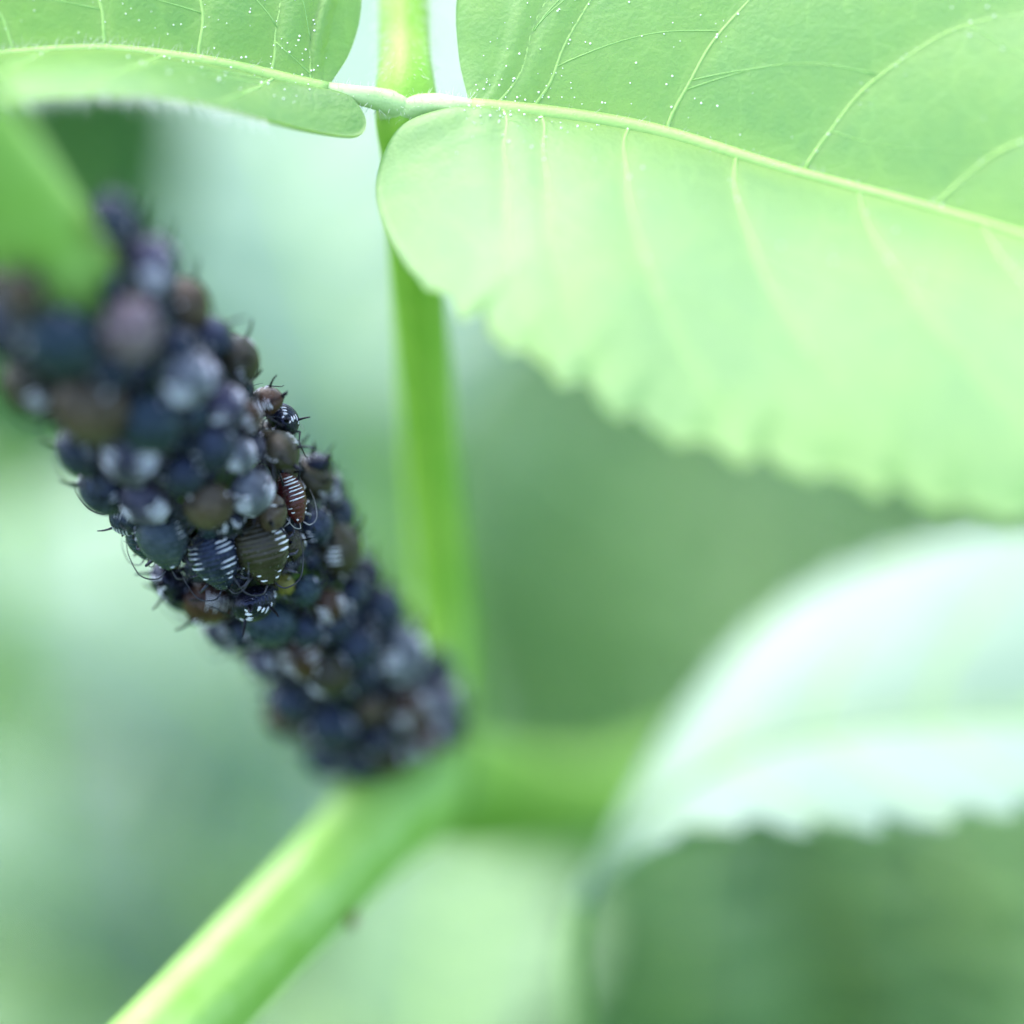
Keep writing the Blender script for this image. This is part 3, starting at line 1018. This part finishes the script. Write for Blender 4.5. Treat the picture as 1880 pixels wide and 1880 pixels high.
PARTS = []
for sg in (1, -1):
    PARTS.append(('cornicle', t_mesh('cornicle', [smooth_tube([(-0.50, sg * 0.46, 0.42), (-0.68, sg * 0.56, 0.60), (-0.92, sg * 0.66, 0.76), (-1.16, sg * 0.72, 0.86)],
                                                              [0.075, 0.055, 0.042, 0.030])], M['cornicle'])))
PARTS.append(('cauda', t_mesh('cauda', [smooth_tube([(-1.03, 0, 0.10), (-1.16, 0, 0.14), (-1.30, 0, 0.19), (-1.40, 0, 0.23)], [0.11, 0.10, 0.075, 0.03])]
              + [hair(Vector((-1.2 - 0.04 * k, sg * 0.06, 0.16)), Vector((-0.6, sg * 0.8, 0.25)), 0.16, 0.008, Vector((-0.2, 0, 0))) for k in range(4) for sg in (1, -1)], M['cornicle'])))
for sg in (1, -1):
    e = [Vector(v) for v in ((0.93, sg * 0.235, 0.10),)][0]
    PARTS.append(('eye', t_mesh('eye', [bead(e, 0.06)], M['eye'])))
def leg_mesh(x0, x1, x2, sg, spread, mat):
    a = Vector((x0, sg * 0.34, -0.22)); k = Vector((x1, sg * spread, 0.16)); f = Vector((x2, sg * (spread + 0.26), -0.50)); g = Vector((x2 - 0.12, sg * (spread + 0.33), -0.56))
    return t_mesh('leg', [tube([a, a.lerp(k, .5), k], [0.055, 0.062, 0.045], 7), tube([k, k.lerp(f, .5), f], [0.043, 0.030, 0.024], 7), tube([f, g], [0.024, 0.016], 6)], mat)
def ant_mesh(sg, mat):
    return t_mesh('antenna', [smooth_tube([(1.03, sg * 0.12, 0.16), (1.22, sg * 0.34, 0.34), (1.05, sg * 0.80, 0.46), (0.45, sg * 1.05, 0.44), (-0.05, sg * 1.12, 0.30)],
                                          [0.035, 0.024, 0.020, 0.015, 0.008], 20, 6)], mat)
LEGS = {}
for mk in ('leg', 'paleleg'):
    LEGS[mk] = []
    for sg in (1, -1):
        LEGS[mk].append(('leg', leg_mesh(0.62, 0.86, 1.02, sg, 0.72, M[mk])))
        LEGS[mk].append(('leg', leg_mesh(0.36, 0.36, 0.26, sg, 0.90, M[mk])))
        LEGS[mk].append(('leg', leg_mesh(0.12, -0.20, -0.62, sg, 0.98, M[mk])))
        LEGS[mk].append(('antenna', ant_mesh(sg, M[mk])))

LOOK = {  # look: body material, pattern, legs, shared label for aphids alike
    'slate': ('slate', 'faint', 'leg', 'slate blue aphid with faint pale side bars crowded on the stem'),
    'slate_lit': ('slate_lit', 'faint', 'leg', 'slate aphid with lit sheen in its skin colour and thin side bars'),
    'teal': ('teal', 'plain', 'leg', 'smooth dark teal aphid crowded on the stem'),
    'striped': ('slate', 'bold', 'leg', 'dark aphid with two rows of white bars crowded on the stem'),
    'rear': ('black', 'rear', 'leg', 'black aphid with white spots round its raised tail'),
    'olive': ('olive', 'left', 'leg', 'olive brown aphid with white bars on one flank'),
    'oliveL': ('olive', 'right', 'leg', 'olive brown aphid with white bars on one flank'),
    'brown': ('brown', 'bold', 'leg', 'reddish brown aphid with two rows of white bars'),
    'red': ('red', 'full', 'paleleg', 'small dark red aphid with wide white crossbars'),
    'tan': ('tan', 'plain', 'leg', 'plain tan brown aphid crowded on the stem'),
    'pink': ('pink', 'plain', 'leg', 'pinkish grey waxy aphid crowded on the stem'),
    'grey': ('grey', 'thick', 'leg', 'pale grey waxy aphid crowded on the stem'),
    'lilac': ('lilac', 'thick', 'leg', 'black aphid thickly barred with lilac white wax'),
    'spots': ('black', 'spots', 'leg', 'black aphid with rows of small white spots'),
    'yellow': ('yellow', 'plain', 'paleleg', 'tiny yellow green aphid nymph with pale legs'),
}
GROUP = {k: 'aphids on the stem: ' + v[3] for k, v in LOOK.items()}
anon = []
rw = random.Random(99)
placed = []   # (camera-frame centre, radius)
# the bare stem axis for distance checks
def axis_split(c):
    v = c - A0
    h = v.dot(AX)
    rad = v - AX * h
    return h, rad

def aphid(center, head, upv, size, look, label=None, shape=(1, 1, 1), short=None):
    """center, head, upv in camera frame; size = body length in mm"""
    mat, pat, legs, lab = LOOK[look]
    x = head.normalized()
    z = (upv - x * upv.dot(x)).normalized()
    y = z.cross(x)
    X, Y, Z = [RGT * q[0] + UPV * q[1] + FWD * q[2] for q in (x, y, z)]
    # the camera frame (right, up, forward) is left-handed
    if X.cross(Y).dot(Z) < 0: Y = -Y
    k = size / LEN
    e = bpy.data.objects.new('aphid', None)
    e.empty_display_size = 0.001
    COL.objects.link(e)
    cw = C2W(center) * S
    m = Matrix(((X.x, Y.x, Z.x, cw.x), (X.y, Y.y, Z.y, cw.y), (X.z, Y.z, Z.z, cw.z), (0, 0, 0, 1)))
    e.matrix_world = m @ Matrix.Diagonal((k * shape[0], k * shape[1], k * shape[2], 1))
    if label:
        tag(e, label, 'aphid')
    else:
        tag(e, lab, 'aphid', GROUP[look])
        anon.append((e, center, look))
    b = add('body', body_for(mat), None, e)
    for (s, ds, a, c) in pattern(pat):
        if rw.random() < 0.1: continue
        add('wax_stripe', patch(s, ds, a, c, rw.randrange(4)), None, b)
    for nm, me in PARTS + LEGS[legs]:
        add(nm, me, None, e)
    placed.append((center, size * 0.36))
    return e

def shell(px, py, r):
    """where the sight line through a pixel first meets the cylinder of radius r round the stem"""
    o = Vector((0, 0, -DIST)); d = (Cc(px, py, 0) - o).normalized()
    oc = o - A0
    dp = d - AX * d.dot(AX); op = oc - AX * oc.dot(AX)
    a = dp.dot(dp); b = 2 * dp.dot(op); c = op.dot(op) - r * r
    disc = b * b - 4 * a * c
    t = (-b - math.sqrt(disc)) / (2 * a) if disc > 0 else -b / (2 * a)
    p = o + d * t
    return p

# px, py, apparent width px, look, head direction in the picture (deg, 0 right, 90 down; None = along the stem),
# how far the head points away from the viewer (deg), own label
HERO = [
 (302, 984, 84, 'slate_lit', 80, 20, 'round slate blue aphid with thin pale side bars beside the boldly striped one'),
 (396, 1024, 78, 'striped', 72, 8, 'blue black aphid with bold white bars down both sides, beside the olive aphid'),
 (480, 1008, 86, 'olive', 76, 6, 'large olive aphid with white bars on its right flank in the middle of the colony'),
 (316, 1060, 66, 'rear', 320, 76, 'black aphid with white tail spots and one long spike over the green background'),
 (386, 1106, 72, 'brown', 10, 25, 'dark brown aphid with white spots just under the boldly striped one'),
 (382, 926, 78, 'tan', 95, 50, 'plain tan aphid tucked above the boldly striped and olive ones'),
 (459, 904, 72, 'grey', 80, 48, 'grey aphid with a pale crescent beside the small red one'),
 (187, 905, 88, 'slate', 70, 55, None),
 (272, 918, 86, 'lilac', 60, 55, None),
 (243, 836, 88, 'lilac', 90, 40, 'blurred aphid with two white patches on a reddish back'),
 (228, 958, 56, 'striped', 20, -20, None),
 (246, 1002, 58, 'teal', 80, 20, None),
 (302, 1112, 70, 'spots', 60, 30, None),
 (410, 1152, 60, 'lilac', 74, 15, 'aphid with wide lilac bars low on the sharp side of the colony'),
 (464, 1098, 70, 'rear', 290, 78, 'glossy black aphid showing its ringed tail end below the large olive one'),
 (520, 1072, 34, 'yellow', 190, 30, 'tiny yellow green nymph with pale legs next to the ringed black tail'),
 (487, 742, 50, 'brown', 160, 20, 'orange brown striped aphid with two black spikes at the upper edge'),
 (514, 773, 60, 'rear', 200, 74, None),
 (508, 826, 62, 'oliveL', 225, 15, 'olive aphid with grey white bars above the small red one'),
 (572, 882, 72, 'olive', 40, 66, 'olive aphid with raised dark tail behind the small red one'),
 (534, 914, 58, 'red', 70, 2, 'small dark red aphid with wide white crossbars'),
 (604, 845, 54, 'spots', 150, 40, None),
 (618, 890, 52, 'lilac', 60, 40, None),
 (622, 945, 60, 'slate', 60, 35, None),
 (620, 1012, 74, 'oliveL', 80, 20, 'brown aphid with broad white bars across its lower end'),
 (559, 1083, 52, 'teal', 80, 55, 'small smooth teal aphid right of the yellow nymph'),
 (500, 1142, 78, 'teal', 20, 30, 'large teal aphid under the ringed black tail'),
 (603, 1112, 56, 'brown', 70, 40, None),
 (699, 1122, 72, 'slate', 60, 40, None),
 (731, 1205, 92, 'grey', 75, 25, 'large pale pinkish grey aphid low on the right of the colony'),
 (552, 1203, 72, 'brown', 70, 20, None),
 (490, 1215, 58, 'lilac', 60, 20, None),
 (604, 1238, 78, 'oliveL', 70, 50, None),
 (563, 1158, 56, 'slate', 60, 50, None),
 (672, 1058, 56, 'spots', 60, 35, None),
 (580, 968, 60, 'slate', 60, 45, None),
 (807, 1232, 58, 'teal', 60, 40, None),
 (805, 1292, 66, 'lilac', 60, 35, None),
 (540, 1288, 72, 'slate', 60, 50, None),
 (612, 1332, 82, 'slate', 60, 50, None),
 (682, 1302, 46, 'tan', 60, 40, None),
 (746, 1298, 76, 'brown', 60, 50, None),
 (828, 1336, 54, 'slate', 60, 30, None),
 (778, 1356, 66, 'brown', 60, 40, None),
 (602, 1392, 72, 'slate', 70, 40, None),
 (506, 1328, 48, 'tan', 80, 20, None),
 (690, 1360, 64, 'spots', 60, 50, None),
 (656, 1190, 72, 'slate', 60, 45, None),
 (207, 404, 74, 'slate', 60, 50, None),
 (276, 493, 92, 'lilac', 60, 45, None),
 (340, 562, 84, 'tan', 60, 45, None),
 (237, 606, 104, 'pink', 70, 52, 'big pinkish grey aphid like a ball near the top of the colony'),
 (115, 626, 120, 'teal', 40, 40, 'big dark teal aphid near the bare top of the stem'),
 (43, 536, 74, 'tan', 60, 30, None),
 (8, 604, 96, 'slate', 60, 40, None),
 (337, 694, 98, 'grey', 65, 50, 'big pale grey aphid below the pinkish one'),
 (377, 620, 76, 'slate', 200, 10, None),
 (434, 666, 80, 'olive', 70, 50, None),
 (173, 748, 118, 'tan', 60, 52, 'big tan brown aphid on the camera side of the upper colony'),
 (276, 776, 104, 'teal', 60, 50, None),
 (408, 750, 78, 'lilac', 60, 45, None),
 (452, 766, 54, 'brown', 60, 40, None),
 (388, 822, 78, 'slate', 60, 50, None),
 (64, 712, 100, 'olive', 60, 40, None),
 (436, 836, 60, 'grey', 60, 40, None),
 (338, 872, 70, 'slate', 60, 50, None),
 (150, 830, 78, 'slate', 70, 30, None),
 (325, 640, 60, 'slate', 60, 50, None),
 (205, 680, 66, 'slate', 60, 50, None),
]
HPX = []
def hides(c):
    """would an aphid at c stand in front of one of the listed ones?"""
    k = DIST / (DIST + c.z) / PX
    x, y = 940 + c.x * k, 940 - c.y * k
    return any((x - a) ** 2 + (y - b) ** 2 < (sz * 0.78) ** 2 and c.z < z + 0.5 for a, b, sz, z in HPX)
for (px, py, sz, look, hd, away, lab) in HERO:
    c = shell(px, py, 3.5 if look == 'rear' else 3.3 if (px, py) in ((386, 1106), (302, 984), (508, 826), (410, 1152)) else 3.05)
    h, rad = axis_split(c)
    if rad.length > 3.7:
        c = A0 + AX * h + rad.normalized() * 3.7
    h, rad = axis_split(c)
    mm = sz * PX * (DIST + c.z) / DIST
    a = R(hd); b = R(away)
    head = Vector((math.cos(a) * math.cos(b), -math.sin(a) * math.cos(b), math.sin(b)))
    up_ = rad.normalized() * 0.7 + Vector((0, 0.1, -0.6))
    if lab and 700 < py < 1180: mm *= 1.08
    HPX.append((px, py, sz, c.z))
    aphid(c, head, up_, mm * 1.46, look, lab, (1.1, 0.78, 0.85) if look == 'red' else (1, 1, 1))

# the rest of the colony, all the way round the stem
rf = random.Random(21)
L0 = axis_split(axis_c(470))[0]; L1 = axis_split(axis_c(1490))[0]
left = Vector((-0.815, -0.58, 0)); left = (left - AX * left.dot(AX)).normalized()
front = Vector((0, 0, -1)); front = (front - AX * front.dot(AX)).normalized()
WEI = ['slate'] * 7 + ['teal'] * 4 + ['striped'] * 3 + ['rear'] * 2 + ['spots'] * 3 + ['lilac'] * 3 + ['olive'] * 2 + ['brown'] * 2 + ['tan']
for it in range(9000):
    h = rf.uniform(L0, L1 + 2.2)
    an = rf.uniform(-math.pi, math.pi)
    rd = front * math.cos(an) + left * math.sin(an)
    if abs(an) > R(128): continue
    # lower border: higher at the front, lower on the right side
    lim = L1 + (-1.2 * max(0, math.cos(an)) + 1.8 * max(0, -math.sin(an)))
    if h > lim: continue
    rr_ = rf.uniform(2.65, 3.0)
    c = A0 + AX * h + rd * rr_
    size = rf.uniform(1.7, 2.35) * (1.15 if h < 8 else 1)
    if any((c - q).length < (qr + size * 0.36) * 0.92 for q, qr in placed): continue
    if hides(c): continue
    pit = R(rf.uniform(5, 50)); yaw = rf.gauss(0, 0.45)
    tang = AX * math.cos(yaw) + AX.cross(rd) * math.sin(yaw)
    head = tang * math.cos(pit) - rd * math.sin(pit)
    aphid(c, head, rd + tang * 0.5, size, rf.choice(WEI))

# small dark aphids added between the others so gaps over the stem look black
for it in range(9000):
    h = rf.uniform(L0 - 0.3, L1 + 1.6)
    an = rf.uniform(-math.pi, math.pi)
    if abs(an) > R(128): continue
    rd = front * math.cos(an) + left * math.sin(an)
    lim = L1 + (-1.2 * max(0, math.cos(an)) + 1.6 * max(0, -math.sin(an)))
    if h > lim: continue
    c = A0 + AX * h + rd * rf.uniform(2.35, 2.5)
    size = rf.uniform(1.1, 1.5)
    if any((c - q).length < (qr + size * 0.36) * 0.74 for q, qr in placed): continue
    if len(placed) > 285: break
    yaw = rf.uniform(-2.5, 2.5)
    tang = AX * math.cos(yaw) + AX.cross(rd) * math.sin(yaw)
    aphid(c, tang - rd * rf.uniform(0, 0.3), rd, size, rf.choice(('slate', 'slate', 'spots', 'teal', 'rear')))

# labels that name an aphid by the easily found ones on either side of it
SHORT = {'boldly striped one': (396, 1024), 'large olive one': (480, 1008), 'small red one': (534, 914), 'ringed black tail': (462, 1094),
         'yellow nymph': (520, 1072), 'big pinkish ball': (237, 606), 'big teal one': (115, 626), 'big pale grey one': (337, 694),
         'big tan one': (173, 748), 'pale pinkish low one': (731, 1205), 'white patched reddish one': (243, 836), 'round slate one': (302, 984),
         'broad barred brown one': (620, 1012), 'orange brown striped one': (487, 742), 'pale crescent grey one': (459, 904)}
ADJ = {'slate_lit': 'slate aphid with painted sheen', 'slate': 'slate blue aphid', 'teal': 'smooth teal aphid', 'striped': 'white barred dark aphid', 'rear': 'black aphid with white tail spots',
       'olive': 'olive aphid', 'oliveL': 'olive aphid', 'brown': 'reddish brown aphid', 'red': 'red aphid', 'tan': 'plain tan aphid', 'pink': 'pinkish aphid',
       'grey': 'pale grey aphid', 'lilac': 'lilac barred aphid', 'spots': 'black aphid with small white spots', 'yellow': 'yellow aphid'}
spots_c = {k: shell(v[0], v[1], 3.05) for k, v in SHORT.items()}
byl = {}
for e, c, look in anon:
    h, rad = axis_split(c)
    if rad.normalized().dot(front) < -0.05: continue
    near = sorted(spots_c, key=lambda k: (spots_c[k] - c).length)
    if (spots_c[near[0]] - c).length > 5.5: continue
    a, b = near[0], near[1]
    # "between" only when it is true: the two lie on different sides
    va, vb = spots_c[a] - c, spots_c[b] - c
    if va.normalized().dot(vb.normalized()) < -0.1:
        lab = ADJ[look] + ' between the ' + ' and the '.join(sorted((a, b)))
    elif (va).length < 3.2:
        lab = ADJ[look] + ' right beside the ' + a
    else:
        continue
    byl.setdefault(lab, []).append(e)
for lab, es in byl.items():
    if len(lab.split()) > 16: continue
    for e in es:
        e['label'] = lab
        if len(es) > 1: e['group'] = 'aphids: ' + lab
print('aphids', len(placed))
